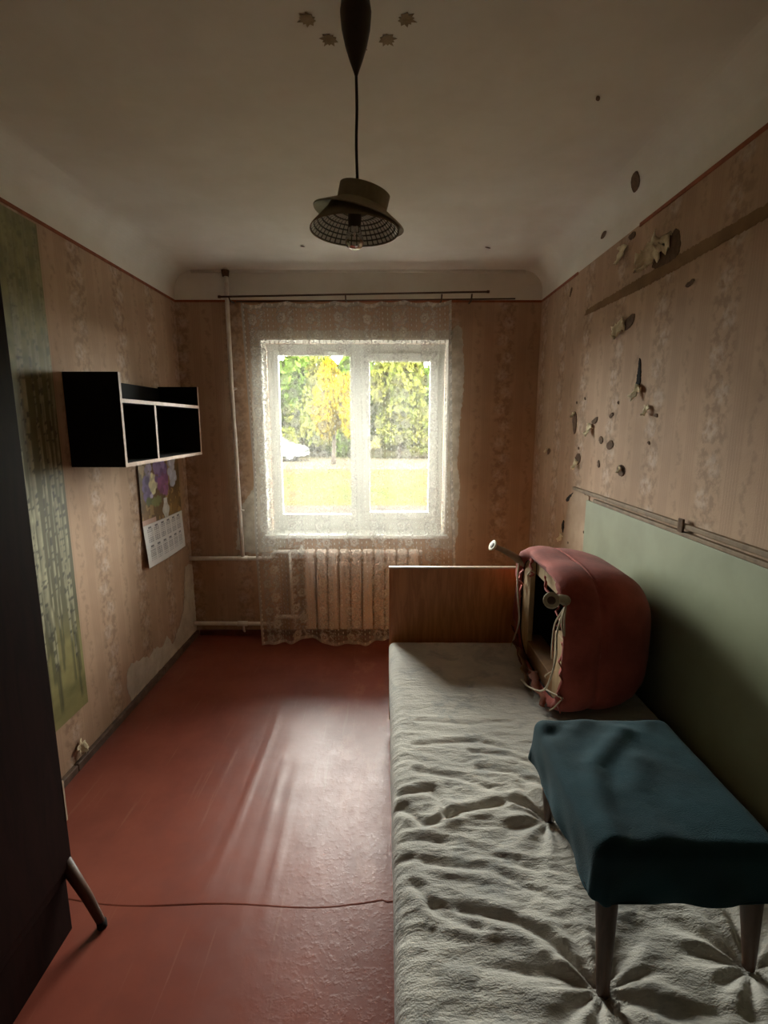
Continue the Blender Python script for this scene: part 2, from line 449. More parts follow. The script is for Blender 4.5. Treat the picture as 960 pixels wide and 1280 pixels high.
for n_, pts in (('hole', [(2.05, 2.16), (1.974, 2.19), (1.91, 2.214), (1.881, 2.131), (1.917, 2.10), (2.08, 2.11)]),
                ('hole', [(2.27, 1.962), (2.181, 1.985), (2.185, 1.941), (2.236, 1.92), (2.30, 1.925)]),
                ('slit', [(2.11, 1.812), (2.081, 1.702), (2.10, 1.66), (2.125, 1.666), (2.115, 1.724)]),
                ('hole', [(2.30, 2.307), (2.241, 2.313), (2.232, 2.286), (2.279, 2.285)]),
                ('hole', [(2.814, 1.576), (2.774, 1.60), (2.739, 1.562), (2.746, 1.482), (2.774, 1.47)]),
                ('hole', [(2.55, 1.541), (2.47, 1.568), (2.48, 1.536), (2.523, 1.525)]),
                ('hole', [(2.745, 1.335), (2.681, 1.385), (2.645, 1.342), (2.687, 1.308)]),
                ('hole', [(2.232, 1.342), (2.18, 1.357), (2.147, 1.335), (2.171, 1.302), (2.218, 1.31)]),
                ('hole', [(2.36, 1.432), (2.308, 1.461), (2.275, 1.435), (2.325, 1.407)]),
                ('hole', [(2.446, 1.458), (2.417, 1.475), (2.39, 1.448), (2.419, 1.431)]),
                ('hole', [(2.352, 1.563), (2.317, 1.582), (2.300, 1.568), (2.333, 1.552)]),
                ('hole', [(3.20, 1.357), (3.176, 1.382), (3.14, 1.365), (3.19, 1.330)]),
                ('hole', [(1.963, 1.562), (1.934, 1.570), (1.930, 1.549)]), ('hole', [(1.994, 1.457), (1.974, 1.465), (1.969, 1.446)]),
                ('scratch', [(1.835, 1.997), (1.787, 2.007), (1.779, 1.995), (1.819, 1.983)]),
                ('slit', [(2.835, .995), (2.872, .944), (2.83, .90), (2.826, .947)]),
                ('slit', [(2.83, 1.108), (2.80, 1.092), (2.742, 1.132), (2.703, 1.165), (2.75, 1.15)]),
                ('scratch', [(2.95, 2.27), (2.93, 2.26), (2.96, 2.22), (2.97, 2.225)]),
                ('hole', [(2.70, 1.405), (2.68, 1.41), (2.685, 1.39)]), ('hole', [(2.44, 1.35), (2.42, 1.36), (2.41, 1.325), (2.43, 1.32)]),
                ('hole', [(2.77, 1.64), (2.755, 1.65), (2.75, 1.63)]), ('hole', [(2.66, 1.66), (2.645, 1.665), (2.64, 1.645)]), ('hole', [(2.28, 1.62), (2.265, 1.63), (2.26, 1.61)])):
    RW(n_, pts, M_under if n_ != 'slit' else M_black)
for i, (b_, d_, s_) in enumerate((((2.03, 2.19), (.75, -.35), .16), ((1.95, 2.17), (.7, .2), .12), ((2.09, 2.17), (.6, -.5), .12), ((2.26, 1.96), (.7, -.4), .11), ((2.30, 1.94), (.4, -.7), .08), ((2.08, 1.68), (.4, -.8), .085), ((2.33, 2.28), (.1, -1), .10), ((2.54, 1.53), (.25, -.9), .085), ((2.77, 1.59), (.3, -.6), .06), ((2.69, 1.335), (.3, -.8), .07), ((3.19, 1.375), (.3, -.7), .05), ((2.0, 1.60), (.1, -.9), .06), ((2.84, .90), (.3, -.8), .07), ((2.18, 1.345), (.3, -.6), .05))):
    flap('torn_paper', b_, d_, s_, M_paper, wr, 'r', i)
flap('torn_paper', (2.04, .11), (.5, -.7), .09, M_paper, wl, 'l', 33)
# spots on the ceiling
def ceil_spot(c, nrm, L, W, ang, mat, name):
    n = Vector(nrm).normalized(); a = Vector((0, 1, 0)); a = (a-n*a.dot(n)).normalized(); b = n.cross(a)
    a, b = a*math.cos(ang)+b*math.sin(ang), b*math.cos(ang)-a*math.sin(ang)
    V = []; N = 14
    for k in range(N):
        t = 2*math.pi*k/N; V.append(Vector(c)+a*L*math.cos(t)+b*W*math.sin(t)*abs(math.sin(t))**.4)
    V += [v+n*.003 for v in V]
    F = [tuple(range(N)), tuple(range(N, 2*N))]+[(k, (k+1) % N, N+(k+1) % N, N+k) for k in range(N)]
    return obj(name, V, F, mat, ceiling)
ceil_spot((.988, 2.185, 2.470), (-.7, 0, -.75), .055, .02, .5, M_under, 'peeled_spot')
ceil_spot((1.024, 2.55, 2.40), (-1, 0, -.15), .03, .012, .2, M_under, 'peeled_spot')
ceil_spot((.644, 1.721, H-.005), (0, 0, -1), .012, .006, .5, M_under, 'peeled_spot')
ceil_spot((.576, 3.037, H-.005), (0, 0, -1), .02, .006, 1, M_under, 'peeled_spot')
ceil_spot((-.46, 3.02, H-.005), (0, 0, -1), .012, .005, 1, M_under, 'peeled_spot')
# stencilled leaf ring round the pendant's canopy
M_leafprint = plain('faded_brown_stencil', 'a39175', '8f7d62', .9, 50)
LC = (-.070, 1.385)
for k in range(10):
    a = R(18+36*k); c = (LC[0]+.125*math.cos(a), LC[1]+.13*math.sin(a)); pts = []
    for j, (rr, ta) in enumerate(((1.25, 0), (.55, 14), (.8, 28), (.5, 42), (1.05, 58), (.45, 78), (.85, 98), (.42, 120), (.6, 145), (.22, 165), (.55, 178), (.55, 182), (.22, 195), (.6, 215), (.42, 240), (.85, 262), (.45, 282), (1.05, 302), (.5, 318), (.8, 332), (.55, 346))):
        t = R(ta); rr = .28+.72*rr; pts.append((c[0]+.026*rr*math.cos(t+a), c[1]+.026*rr*math.sin(t+a)))
    plate('leaf_motif', pts, 'z', H-.0017, .0008, M_leafprint, ceiling)

# ================================================================== LEFT WALL THINGS
def mural():
    y0, y1, z0, z1 = .10, 2.150, .255, 2.30; nu, nv = 300, 300
    u = np.linspace(y0, y1, nu)[:, None]+np.zeros((1, nv)); z = np.linspace(z0, z1, nv)[None, :]+np.zeros((nu, 1))
    c = np.zeros((nu, nv, 3)); L = lambda h: np.array(lin(h))
    t = fbm(u*5, z*3, 1)[..., None]
    c[:] = L('45412c')*(1-t)+L('6f6a48')*t
    fol = (sstep(z, 1.35, 1.9)*(.45+.55*fbm(u*9, z*9, 4)))[..., None]
    lt = fbm(u*22, z*22, 7)[..., None]
    c = c*(1-fol)+fol*(L('5f5936')*(1-lt)+L('a39c66')*lt)
    gr = (1-sstep(z+.06*fbm(u*4, z*0, 3), .62, .78))[..., None]
    gt = fbm(u*8, z*16, 9)[..., None]
    c = c*(1-gr)+gr*(L('5a532a')*(1-gt)+L('98905a')*gt)
    rnd = random.Random(12)
    for k in range(44):
        x0 = rnd.uniform(y0, y1) if k > 15 else 1.80+.0222*k+rnd.uniform(-.006, .006); w = rnd.uniform(.006, .018) if k > 15 else rnd.uniform(.004, .011)
        zb = rnd.uniform(.45, .8); lean = rnd.uniform(-.04, .04)
        cx = x0+lean*(z-1)+.008*np.sin(z*3+k)
        m = (1-sstep(np.abs(u-cx), w*.75, w))*sstep(z, zb, zb+.02)*(1-.75*sstep(z, 1.5, 2.0))
        sh = .5+.5*np.clip((u-cx)/w, -1, 1)
        bark = (vnoise(u*40, z*70+k*9, k) > .72)*1.0
        tc = L('6f6a50')*(1-sh[..., None])+L('b3ad8a')*sh[..., None]
        tc = tc*(1-.7*bark[..., None])*(.6+.7*fbm(u*30, z*40, 77)[..., None])
        c = c*(1-m[..., None])+tc*m[..., None]
        b = (1-sstep(np.abs(u-cx), w*.8, w*1.3))*sstep(z, zb-.20, zb-.16)*(1-sstep(z, zb, zb+.06))
        c = c*(1-.6*b[..., None])+L('33311a')*.6*b[..., None]
    V = np.stack([XL+.002+.0015*fbm(u*3, z*3, 2), u, z], -1).reshape(-1, 3)
    g = G('birch_grove_print'); a = g.n('ShaderNodeVertexColor'); a.layer_name = 'Col'
    m = g.done(g.pbr(a.outputs[0], .6))
    o = obj('photo_wallpaper', V, grid_faces(nu, nv), m, None, False, None, c.reshape(-1, 3))
    md = o.modifiers.new('thick', 'SOLIDIFY'); md.thickness = .0015; md.offset = -1
    return tag(o, 'photo wallpaper of a birch grove on the left wall beside the dark wardrobe', 'photo wallpaper')
mural()

def shelf():
    x0, x1 = XL+.002, -1.137; y0, y1 = 2.214, 3.150; z0, z1 = 1.338, 1.745; t = .017
    e = empty('wall_shelf', (XL, (y0+y1)/2, z0), 'black-brown open wall shelf with pale edges above the calendar', 'shelf')
    def bd(name, a, bb, c, d, f, h, edge):
        o = box(name, a, bb-.0015, c, d, f, h, M_shelf, e)
        box('edge_band', bb-.0015, bb, *edge, M_edge, o)
        return o
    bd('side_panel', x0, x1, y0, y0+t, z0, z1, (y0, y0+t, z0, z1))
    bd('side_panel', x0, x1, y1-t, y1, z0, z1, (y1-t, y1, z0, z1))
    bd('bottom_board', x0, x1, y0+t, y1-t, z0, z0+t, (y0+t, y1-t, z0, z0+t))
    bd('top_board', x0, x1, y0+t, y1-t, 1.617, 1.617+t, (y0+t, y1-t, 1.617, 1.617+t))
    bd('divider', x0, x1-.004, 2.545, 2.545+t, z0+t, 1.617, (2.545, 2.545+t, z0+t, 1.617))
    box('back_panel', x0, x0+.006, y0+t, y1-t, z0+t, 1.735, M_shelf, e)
shelf()

def calendar():
    y0, y1, z0, z1 = 2.79, 3.34, .705, 1.36; nu, nv = 150, 180
    s = np.linspace(0, 1, nu)[:, None]+np.zeros((1, nv)); t = np.linspace(0, 1, nv)[None, :]+np.zeros((nu, 1))
    L = lambda h: np.array(lin(h)); split = .375
    c = np.zeros((nu, nv, 3)); bgp = fbm(s*7, t*9, 3)[..., None]; bg2 = fbm(s*13, t*15, 8)[..., None]
    c[:] = L('4a3418')*(1-bgp)+L('8d6a30')*bgp
    c = c*(1-.6*(bg2 > .58))+L('b59258')*.6*(bg2 > .58)
    rnd = random.Random(5)
    def blob(cx, cy, rx, ry, col, n=26):
        nonlocal c
        for _ in range(n):
            a = rnd.uniform(0, 6.28); r = rnd.random()**.6; px = cx+rx*r*math.cos(a); py = cy+ry*r*math.sin(a); q = rnd.uniform(.035, .06)
            m = (1-sstep(np.sqrt((s-px)**2+((t-py)*1.2)**2), q*.6, q))[..., None]
            k = rnd.uniform(.7, 1.35); c = c*(1-m)+np.clip(L(col)*k, 0, 1)*m
    blob(.22, .74, .10, .14, 'a79bb5'); blob(.15, .68, .07, .10, '6d5a86'); blob(.80, .76, .09, .13, 'b9b9c4'); blob(.30, .72, .07, .09, 'd6cfa6', 18)
    blob(.52, .80, .15, .15, '7a5a8c', 46); blob(.55, .70, .13, .10, '8a4f7c', 30); blob(.45, .90, .14, .07, '8a74a0'); blob(.82, .88, .08, .08, 'c9c6cf', 14)
    blob(.3, .56, .16, .03, '6c7440', 14)
    vase = ((np.abs(s-.56) < .045+.05*np.exp(-((t-.45)/.04)**2)) & (t > .375) & (t < .56))[..., None]
    vs_ = fbm(s*20, t*20, 2)[..., None]; c = np.where(vase, L('8f8a86')*(1-vs_)+L('e8e4de')*vs_, c)
    cloth = ((s < .30) & (t < .42) & (t > split))[..., None]; c = np.where(cloth, L('c9a596'), c)
    # month grid
    page = (t < split)[..., None]; c = np.where(page, L('e4e2e0'), c)
    for col in range(6):
        for row in range(2):
            a0 = .075+col*.148; b0 = .045+row*.165
            inside = (s > a0) & (s < a0+.112) & (t > b0) & (t < b0+.125)
            ls = ((s-a0)/.112*7) % 1; lt_ = ((t-b0)/.125*7) % 1
            ink = inside & (ls > .22) & (ls < .85) & (lt_ > .3) & (lt_ < .82) & (vnoise(s*nu*.9, t*nv*.9, 4) > .18)
            head = (s > a0+.02) & (s < a0+.09) & (t > b0+.128) & (t < b0+.142)
            c = np.where((ink | head)[..., None], L('77777c'), c)
    y = y0+(y1-y0)*s; z = z0+(z1-z0)*t
    x = XL+.010+.008*np.sin(s*math.pi)*(1-t)+.016*(1-sstep(t, 0, split))*(1-.5*s)
    V = np.stack([x, y, z], -1).reshape(-1, 3)
    e = empty('wall_calendar', (XL+.01, 3.06, z0), 'wall calendar with a lilac bouquet picture hanging under the shelf', 'calendar')
    g = G('calendar_print'); a = g.n('ShaderNodeVertexColor'); a.layer_name = 'Col'; m = g.done(g.pbr(a.outputs[0], .45))
    cut = int(split*nv)
    def part(name, j0, j1, dx):
        vv = V.reshape(nu, nv, 3)[:, j0:j1].copy(); vv[..., 0] += dx
        o = obj(name, vv.reshape(-1, 3), grid_faces(nu, j1-j0), m, e, True, None, c[:, j0:j1].reshape(-1, 3))
        md = o.modifiers.new('thick', 'SOLIDIFY'); md.thickness = .001; md.offset = -1
    part('picture', cut, nv, 0); part('month_sheet', 0, cut+1, .002)
    tube('hanging_string', [(XL+.006, 2.85, z1), (XL+.004, 3.06, z1+.04), (XL+.006, 3.28, z1)], .0015, M_pipe, e, 5)
calendar()

# ------------------------------------------------------------------ wardrobe
def wardrobe():
    x0, x1 = XL+.03, -.940; y0, y1 = -.02, 1.312; z0, z1 = .225, 1.96
    e = empty('wardrobe', ((x0+x1)/2, (y0+y1)/2, 0), 'tall dark brown veneered wardrobe on splayed legs against the left wall', 'wardrobe')
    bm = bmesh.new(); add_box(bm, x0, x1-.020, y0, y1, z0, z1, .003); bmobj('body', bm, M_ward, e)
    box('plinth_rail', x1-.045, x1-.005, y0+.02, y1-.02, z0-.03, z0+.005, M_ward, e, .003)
    box('under_shadow_box', x0+.02, -.958, y0+.03, y1-.01, 0, z0+.004, M_ward, e, .002)  # dark box added in place of the shadow under the wardrobe
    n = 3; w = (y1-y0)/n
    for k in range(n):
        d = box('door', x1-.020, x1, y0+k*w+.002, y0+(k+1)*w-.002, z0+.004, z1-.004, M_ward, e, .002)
        yy = y0+k*w+(.05 if k else w-.05)
        tube('door_handle', [(x1, yy, 1.02), (x1+.022, yy, 1.02), (x1+.022, yy, 1.12), (x1, yy, 1.12)], .005, M_brownmetal, d, 8)
    box('chipped_edge', x1-.003, x1+.001, y1-.004, y1+.002, .37, .50, M_beige, e)
    for sy in (0, 1):
        for sx in (0, 1):
            cx = x1-.004 if sx else x0+.06; cy = y1-.002 if sy else y0+.06
            fx = -.868 if sx else cx-.01; fy = cy-.004*(1 if sy else -1)
            lg = tube('leg', [(cx-.012, cy-.012, z0+.02), ((cx+fx)/2, (cy+fy)/2, .11), (fx, fy, .012), (fx, fy, .002)], [.019, .0155, .012, .012], M_oldwood, e, 12)
            tube('foot_cap', [(fx-.001, fy, .022), (fx, fy, .001)], [.0145, .0145], M_black, lg, 12)
wardrobe()

# ================================================================== WINDOW WALL THINGS
def pipes():
    e = empty('heating_pipes', (-1.02, YB-.05, 0), 'white painted heating riser and branch pipes in the left window corner', 'pipes')
    y = YB-.045
    tube('riser_pipe', [(-1.022, y, H+.02), (-1.02, y, 1.8), (-1.0, y, .60)], .0135, M_pipe, e, 14)
    tube('collar', [(-1.024, y, H-.012), (-1.024, y, H-.05)], [.026, .02], M_under, e, 12)
    tube('pipe_bracket', [(-1.012, y+.045, 1.755), (-1.010, y, 1.755), (-.985, y-.006, 1.755)], .007, M_pipe, e, 8)
    tube('pipe_bracket', [(-1.012, y+.045, .935), (-1.004, y, .935), (-.975, y-.006, .935)], .007, M_pipe, e, 8)
    top = smoothpts([(XL, y, .588), (-1.0, y, .590), (-.84, y, .590), (-.805, y, .592), (-.775, y-.005, .632), (-.74, y-.01, .640), (-.55, y-.015, .640)], 5)
    tube('branch_pipe', top, .0145, M_pipe, e, 12)
    low = smoothpts([(XL, y, .105), (-1.0, y, .103), (-.83, y, .103), (-.795, y, .105), (-.775, y-.005, .150), (-.74, y-.01, .160), (-.55, y-.015, .160)], 5)
    tube('branch_pipe', low, .0145, M_pipe, e, 12)
    tube('bypass_pipe', [(-.665, y-.013, .638), (-.66, y-.013, .162)], .0105, M_pipe, e, 10)
    tube('pipe_support', [(-1.02, y, .10), (-1.02, y+.005, .05), (-1.02, y+.03, .03)], .008, M_pipe, e, 8)
    tube('coupling', [(-1.06, y, .103), (-.99, y, .103)], .019, M_pipe, e, 12)
    tube('coupling', [(-1.035, y, .59), (-.965, y, .59)], .018, M_pipe, e, 12)
    tube('valve', [(-.60, y-.014, .64), (-.56, y-.014, .64)], .02, M_pipe, e, 12)
    tube('valve', [(-.60, y-.014, .16), (-.56, y-.014, .16)], .02, M_pipe, e, 12)
    tube('valve_knob', [(-.58, y-.014, .64), (-.58, y-.014, .685)], [.008, .013], M_pipe, e, 10)
    tube('valve_knob', [(-.58, y-.014, .16), (-.58, y-.014, .20)], [.008, .012], M_pipe, e, 10)
pipes()
def radiator():
    e = empty('radiator', (-.16, YB-.08, .09), 'beige sectional radiator under the window behind the lace curtain', 'radiator')
    y0, y1 = YB-.125, YB-.045; n = 10; w = .080; x = -.558
    def sec():
        bm = bmesh.new(); g = .006
        add_box(bm, g, w-g, y0, y0+.012, .095, .585, .005)          # flat front
        add_box(bm, .030, .050, y0+.01, y1-.01, .10, .64)            # web
        add_box(bm, g, w-g, y1-.012, y1, .11, .60, .003)             # rear plate
        add_box(bm, .004, w-.004, y0+.015, y1-.01, .615, .665, .014) # top header
        add_box(bm, .004, w-.004, y0+.015, y1-.01, .120, .170, .014)
        add_box(bm, .014, w-.014, y0+.004, y0+.05, .575, .655, .01)  # sloped shoulder
        return bm
    first = None
    for k in range(n):
        if first is None: o = bmobj('radiator_section', sec(), M_rad, e); first = o
        else:
            o = first.copy(); COL.objects.link(o)
        o.location = (x+k*w, 0, 0)
    tube('end_plug', [(x+n*w, YB-.08, .64), (x+n*w+.02, YB-.08, .64)], .02, M_rad, e, 12)
    tube('end_plug', [(x+n*w, YB-.08, .145), (x+n*w+.02, YB-.08, .145)], .02, M_rad, e, 12)
    for xx in (-.40, .06): box('wall_bracket', xx, xx+.015, y1-.005, YB, .58, .60, M_rad, e)
radiator()

def curtain():
    rod = empty('curtain_rod', (-.2, YB-.11, 2.30), 'thin brown double curtain rod above the window', 'curtain rod')
    yr = YB-.11
    tube('rod', [(-1.047, yr, 2.318), (.65, yr, 2.350)], .006, M_brownmetal, rod, 8)
    tube('rod', [(-.95, yr+.02, 2.294), (.83, yr+.02, 2.313)], .0045, M_brownmetal, rod, 8)
    for x in (-.99, -.25, .36, .55): tube('rod_bracket', [(x, yr-.004, 2.33+.01*x), (x, yr+.02, 2.300), (x, YB, 2.305)], .005, M_brownmetal, rod, 6)
    for x in (-1.05, .652): tube('finial', [(x-.008, yr, 2.318 if x < 0 else 2.350), (x+.008, yr, 2.318 if x < 0 else 2.350)], .009, M_brownmetal, rod, 8)
    nu, nv = 260, 150
    s = np.linspace(0, 1, nu)[:, None]+np.zeros((1, nv)); t = np.linspace(0, 1, nv)[None, :]+np.zeros((nu, 1))   # t: 0 top .. 1 bottom
    xt = -.921+s*1.345; xb = -.850+s*1.345
    x = xt*(1-t)+xb*t
    sag = .012*np.abs(np.sin(s*math.pi*9))+.006*np.sin(s*23)
    ztop = 2.288+.012*s-sag*1.0
    hem = .03+.022*np.cos(s*math.pi*2*2.35+2.9)+.010*np.sin(s*31)
    z = ztop*(1-t)+hem*t
    yc = YB-.098-.095*sstep(t, .45, .72)-.015*sstep(t, .72, 1)
    amp = .006+.022*t
    fold = np.sin(s*46+2.0*np.sin(s*9)+t*1.4)*.6+np.sin(s*81+t*3+1.7)*.4
    y = yc+amp*fold*(.35+.65*np.abs(np.sin(s*7+.6)))
    y = np.minimum(y, YB-.045-.10*sstep(t, .62, .7))
    V = np.stack([x, y, z], -1).reshape(-1, 3); U = np.stack([s*1.5, (1-t)*2.3], -1).reshape(-1, 2)
    g = G('white_lace'); u, v, _ = g.coord('UV'); vec = g.vec(u, v)
    P, Q = .205, .098
    wob = (g.noise(vec, 60, 2)-.5)*.012
    du = (g.fr(u/P)-.5)*P; row = v/Q; side = g.m('PINGPONG', g.fl(row), 1.0)*2-1; fz = (g.fr(row)-.5)*Q
    a = du-side*.026+wob
    r = g.sq(a*a+fz*fz); th = g.m('ARCTAN2', fz, a)
    rp = r+g.m('SINE', th*6.0)*.0035+(g.noise(vec, 140, 2)-.5)*.010
    ring = g.step(rp, .034, .028)*g.step(rp, .010, .014); dot = g.step(r, .007, .004)
    ring = ring*(g.noise(vec, 190, 2)*.9+.15)
    # leaf sprays beside each flower
    b_ = du+side*.036+wob*2
    spray = g.step(g.ab(b_+g.m('SINE', fz*120)*.008), .016, .006)*g.step(g.noise(vec, 130, 2), .46, .56)
    ring2 = spray
    # dotted chains between the columns
    c1 = g.ab(g.ab(du)-.085); f2 = (g.fr(v/.034)-.5)*.034
    chain = g.step(g.sq(c1*c1*2.2+f2*f2*.5), .0075, .004)
    c2 = g.ab(du-.062); thin = g.step(c2, .003, .0012)*g.step(g.ab(g.fr(v/.021)-.5), .35, .2)
    motif = g.mx(g.mx(ring, dot), g.mx(g.mx(ring2*.8, chain), thin*.7))
    weave = g.noise(g.vec(u*1.0, v*1.0), 420, 1)
    border = g.mx(g.mx(g.step(v, .028, .018), g.step(v, 2.27, 2.285)), g.mx(g.step(u, .022, .012), g.step(u, 1.478, 1.488)))
    leafn = g.step(g.noise(vec, 48, 3, .6), .5, .62)*g.step(g.ab(du), .062, .05)
    alpha = g.mn(weave*.30+.12+motif*.40+leafn*.14+border*.22, .92)
    d = g.n('ShaderNodeBsdfDiffuse'); d.inputs[0].default_value = (.84, .82, .78, 1)
    tr = g.n('ShaderNodeBsdfTranslucent'); tr.inputs[0].default_value = (.84, .82, .78, 1)
    mx = g.n('ShaderNodeMixShader'); mx.inputs[0].default_value = .105
    g.nt.links.new(d.outputs[0], mx.inputs[1]); g.nt.links.new(tr.outputs[0], mx.inputs[2])
    tp = g.n('ShaderNodeBsdfTransparent'); m2 = g.n('ShaderNodeMixShader'); g.put(m2.inputs[0], alpha)
    g.nt.links.new(tp.outputs[0], m2.inputs[1]); g.nt.links.new(mx.outputs[0], m2.inputs[2])
    o = obj('lace_curtain', V, grid_faces(nu, nv), g.done(m2.outputs[0]), None, True, U)
    tag(o, 'sheer white lace curtain with floral columns hanging in front of the window', 'curtain')
curtain()

# ================================================================== PENDANT LAMP
def lamp():
    px, py = -.070, 1.375
    e = empty('pendant_lamp', (px, py, H), 'ceiling pendant lamp with a tilted olive-grey two-tier shade and bare bulb', 'lamp')
    M_can = plain('dark_brown_plastic', '3a2a14', '2c1f0e', .45, 10)
    M_shade = plain('olive_grey_shade', 'b0a688', '9d9378', .6, 20)
    T = Matrix.Translation((px, py, 0))
    prof = [(.001, H-.002), (.034, H-.002), (.037, H-.02), (.0365, 2.475), (.034, 2.450), (.026, 2.415), (.016, 2.385), (.007, 2.362), (.0035, 2.352)]
    lathe('canopy', prof, M_can, e, T, 28)
    cord = smoothpts([(px, py, 2.355), (px+.001, py, 2.28), (px-.001, py, 2.20), (px+.002, py, 2.085), (px, py, 2.06)], 4)
    tube('cord', cord, .0036, plain('black_cord', '1c130b', '140d07', .6), e, 8)
    # upper tier: collar and flared brim, tilted
    tilt = Matrix.Translation((px+.008, py, 2.052)) @ Matrix.Rotation(R(14), 4, 'Y') @ Matrix.Rotation(R(4), 4, 'X')
    up = lathe('upper_shade', [(.064, .050), (.0635, .014), (.117, -.016), (.1155, -.0185), (.061, .012), (.0615, .050), (.064, .050)], M_shade, e, tilt, 48, False)
    bm = bmesh.new()
    for k in range(3): add_box(bm, 0, .0635, -.002, .002, .006, .010, 0, tilt @ Matrix.Rotation(R(120*k+30), 4, 'Z'))
    bmobj('spider', bm, M_can, up)
    tilt2 = Matrix.Translation((px-.007, py, 2.012)) @ Matrix.Rotation(R(1.5), 4, 'Y')
    lo = lathe('lower_shade', [(.066, .052), (.070, .044), (.110, .0), (.1125, -.004), (.112, -.006)], M_shade, e, tilt2, 48)
    g = G('faceted_reflector'); u, v, _ = g.coord('UV')
    line = g.mx(g.step(g.ab(g.fr(u*44)-.5), .32, .42), g.step(g.ab(g.fr(v*6)-.5), .32, .42))
    col = g.mix(line, lin('f0f6ec'), lin('4a5448'))
    fac = g.m('SINE', u*44*6.2832)*.5+g.m('SINE', v*6*6.2832)*.5
    lathe('reflector', [(.030, .040), (.068, .038), (.083, .025), (.097, .011), (.110, -.004)], g.done(g.pbr(col, .28, g.bump(fac, .5, .01))), lo, tilt2, 48, True, True)
    lathe('bulb_socket', [(.001, .065), (.016, .065), (.017, .02), (.015, .005), (.001, .005)], M_can, e, tilt2, 20)
    g = G('clear_bulb'); t = g.n('ShaderNodeBsdfTransparent'); t.inputs[0].default_value = (.93, .92, .88, 1)
    gl = g.n('ShaderNodeBsdfGlossy'); gl.inputs['Roughness'].default_value = .05
    lw = g.n('ShaderNodeFresnel'); lw.inputs[0].default_value = 1.6
    ms = g.n('ShaderNodeMixShader'); g.nt.links.new(lw.outputs[0], ms.inputs[0]); g.nt.links.new(t.outputs[0], ms.inputs[1]); g.nt.links.new(gl.outputs[0], ms.inputs[2])
    lathe('bulb', [(.012, .012), (.014, .0), (.0195, -.012), (.0235, -.024), (.023, -.034), (.019, -.042), (.011, -.047), (.001, -.048)], g.done(ms.outputs[0]), e, tilt2, 24)
    tube('filament_stem', [tilt2 @ Vector((0, 0, .01)), tilt2 @ Vector((0, 0, -.02))], [.005, .002], M_pipe, e, 8)
lamp()

# ================================================================== RIGHT WALL BOARDS
bs = plate('hardboard_strip', [(2.50, 1.172), (2.695, 1.178), (2.774, 1.10), (2.826, .906), (2.85, .80), (2.86, .30), (2.50, .30)], 'x', XR-.005, .0045, M_beige, None, .004)
tag(bs, 'narrow beige hardboard strip on the right wall beyond the green board', 'board')
for yy, zz in ((2.74, .875), (2.535, .98)):
    tube('nail_hole', [(XR-.0062, yy, zz), (XR-.004, yy, zz)], .007, M_under, bs, 8)
gb = box('green_board', XR-.012, XR-.0005, -.6, 2.515, .06, 1.150, M_green, None, .002)
tag(gb, 'large pale green painted board standing along the right wall behind the bed', 'board')
bt = empty('wall_batten', (XR-.01, 1.2, 1.17), 'long thin double batten along the top of the green board', 'batten')
box('batten_strip', XR-.016, XR, -.6, 2.70, 1.178, 1.196, M_batten, bt, .003)
box('batten_strip', XR-.018, XR, -.6, 2.42, 1.152, 1.168, M_batten, bt, .003)
box('bracket', XR-.022, XR-.014, 1.67, 1.70, 1.165, 1.212, M_under, bt, .003)

# ================================================================== BED
def bed():
    e = empty('sofa_bed', (.52, 1.28, 0), 'low bed with an orange-brown wooden end board along the right wall', 'bed')
    box('end_board', .022, .995, 2.315, 2.337, .06, .848, M_board, e, .002)
    box('board_edge', .020, .997, 2.314, 2.338, .848, .856, plain('pale_board_edge', 'd6c3a8', 'c4ae92', .5), e, .002)
    box('side_rail', .030, .052, .24, 2.315, .14, .33, plain('red_brown_rail', '5a2a1c', '47200f', .5), e, .003)
    box('side_rail', .965, .987, .24, 2.315, .14, .33, M_board, e, .003)
    box('end_rail', .05, .97, .24, .262, .14, .33, M_board, e, .003)
    box('base_board', .052, .965, .262, 2.31, .30, .33, M_oldwood, e)
    for x in (.055, .92):
        for y in (.30, 2.22): box('leg', x, x+.045, y, y+.045, 0, .30, M_oldwood, e, .004)
bed()
FEET = [(.441, 1.190), (.408, .772), (.715, .820), (.735, 1.170)]
CREASE = [([(.506, 1.365), (.401, 1.428), (.279, 1.447)], .010), ([(.451, 1.196), (.354, 1.24), (.17, 1.187)], .014), ([(.17, 1.187), (.137, 1.286), (.044, 1.27)], .014),
          ([(.4, .785), (.34, .855), (.269, .897), (.104, .932)], .012), ([(.481, 1.287), (.383, 1.354), (.29, 1.372)], .008), ([(.406, .781), (.246, .802), (.124, .816)], .007),
          ([(.043, 1.224), (.104, 1.154), (.191, 1.182)], .012), ([(.103, 1.487), (.316, 1.509), (.496, 1.409)], .006), ([(.412, .761), (.457, .732), (.593, .723)], .008),
          ([(.427, .795), (.53, .817), (.665, .832)], .006), ([(.064, .99), (.111, .914), (.199, .879)], .010), ([(.05, 1.10), (.2, 1.09), (.36, 1.02)], .006), ([(.10, 1.04), (.25, 1.02), (.38, .94)], .006),
          ([(.45, 1.2), (.34, 1.15), (.24, 1.15)], .006), ([(.12, 1.62), (.3, 1.60), (.45, 1.62)], .004), ([(.1, 1.36), (.22, 1.33), (.3, 1.29)], .007)]
def segdist(X, Y, a, b):
    ax, ay = a; bx, by = b; dx, dy = bx-ax, by-ay; t = np.clip(((X-ax)*dx+(Y-ay)*dy)/(dx*dx+dy*dy), 0, 1)
    return np.sqrt((X-ax-t*dx)**2+(Y-ay-t*dy)**2)
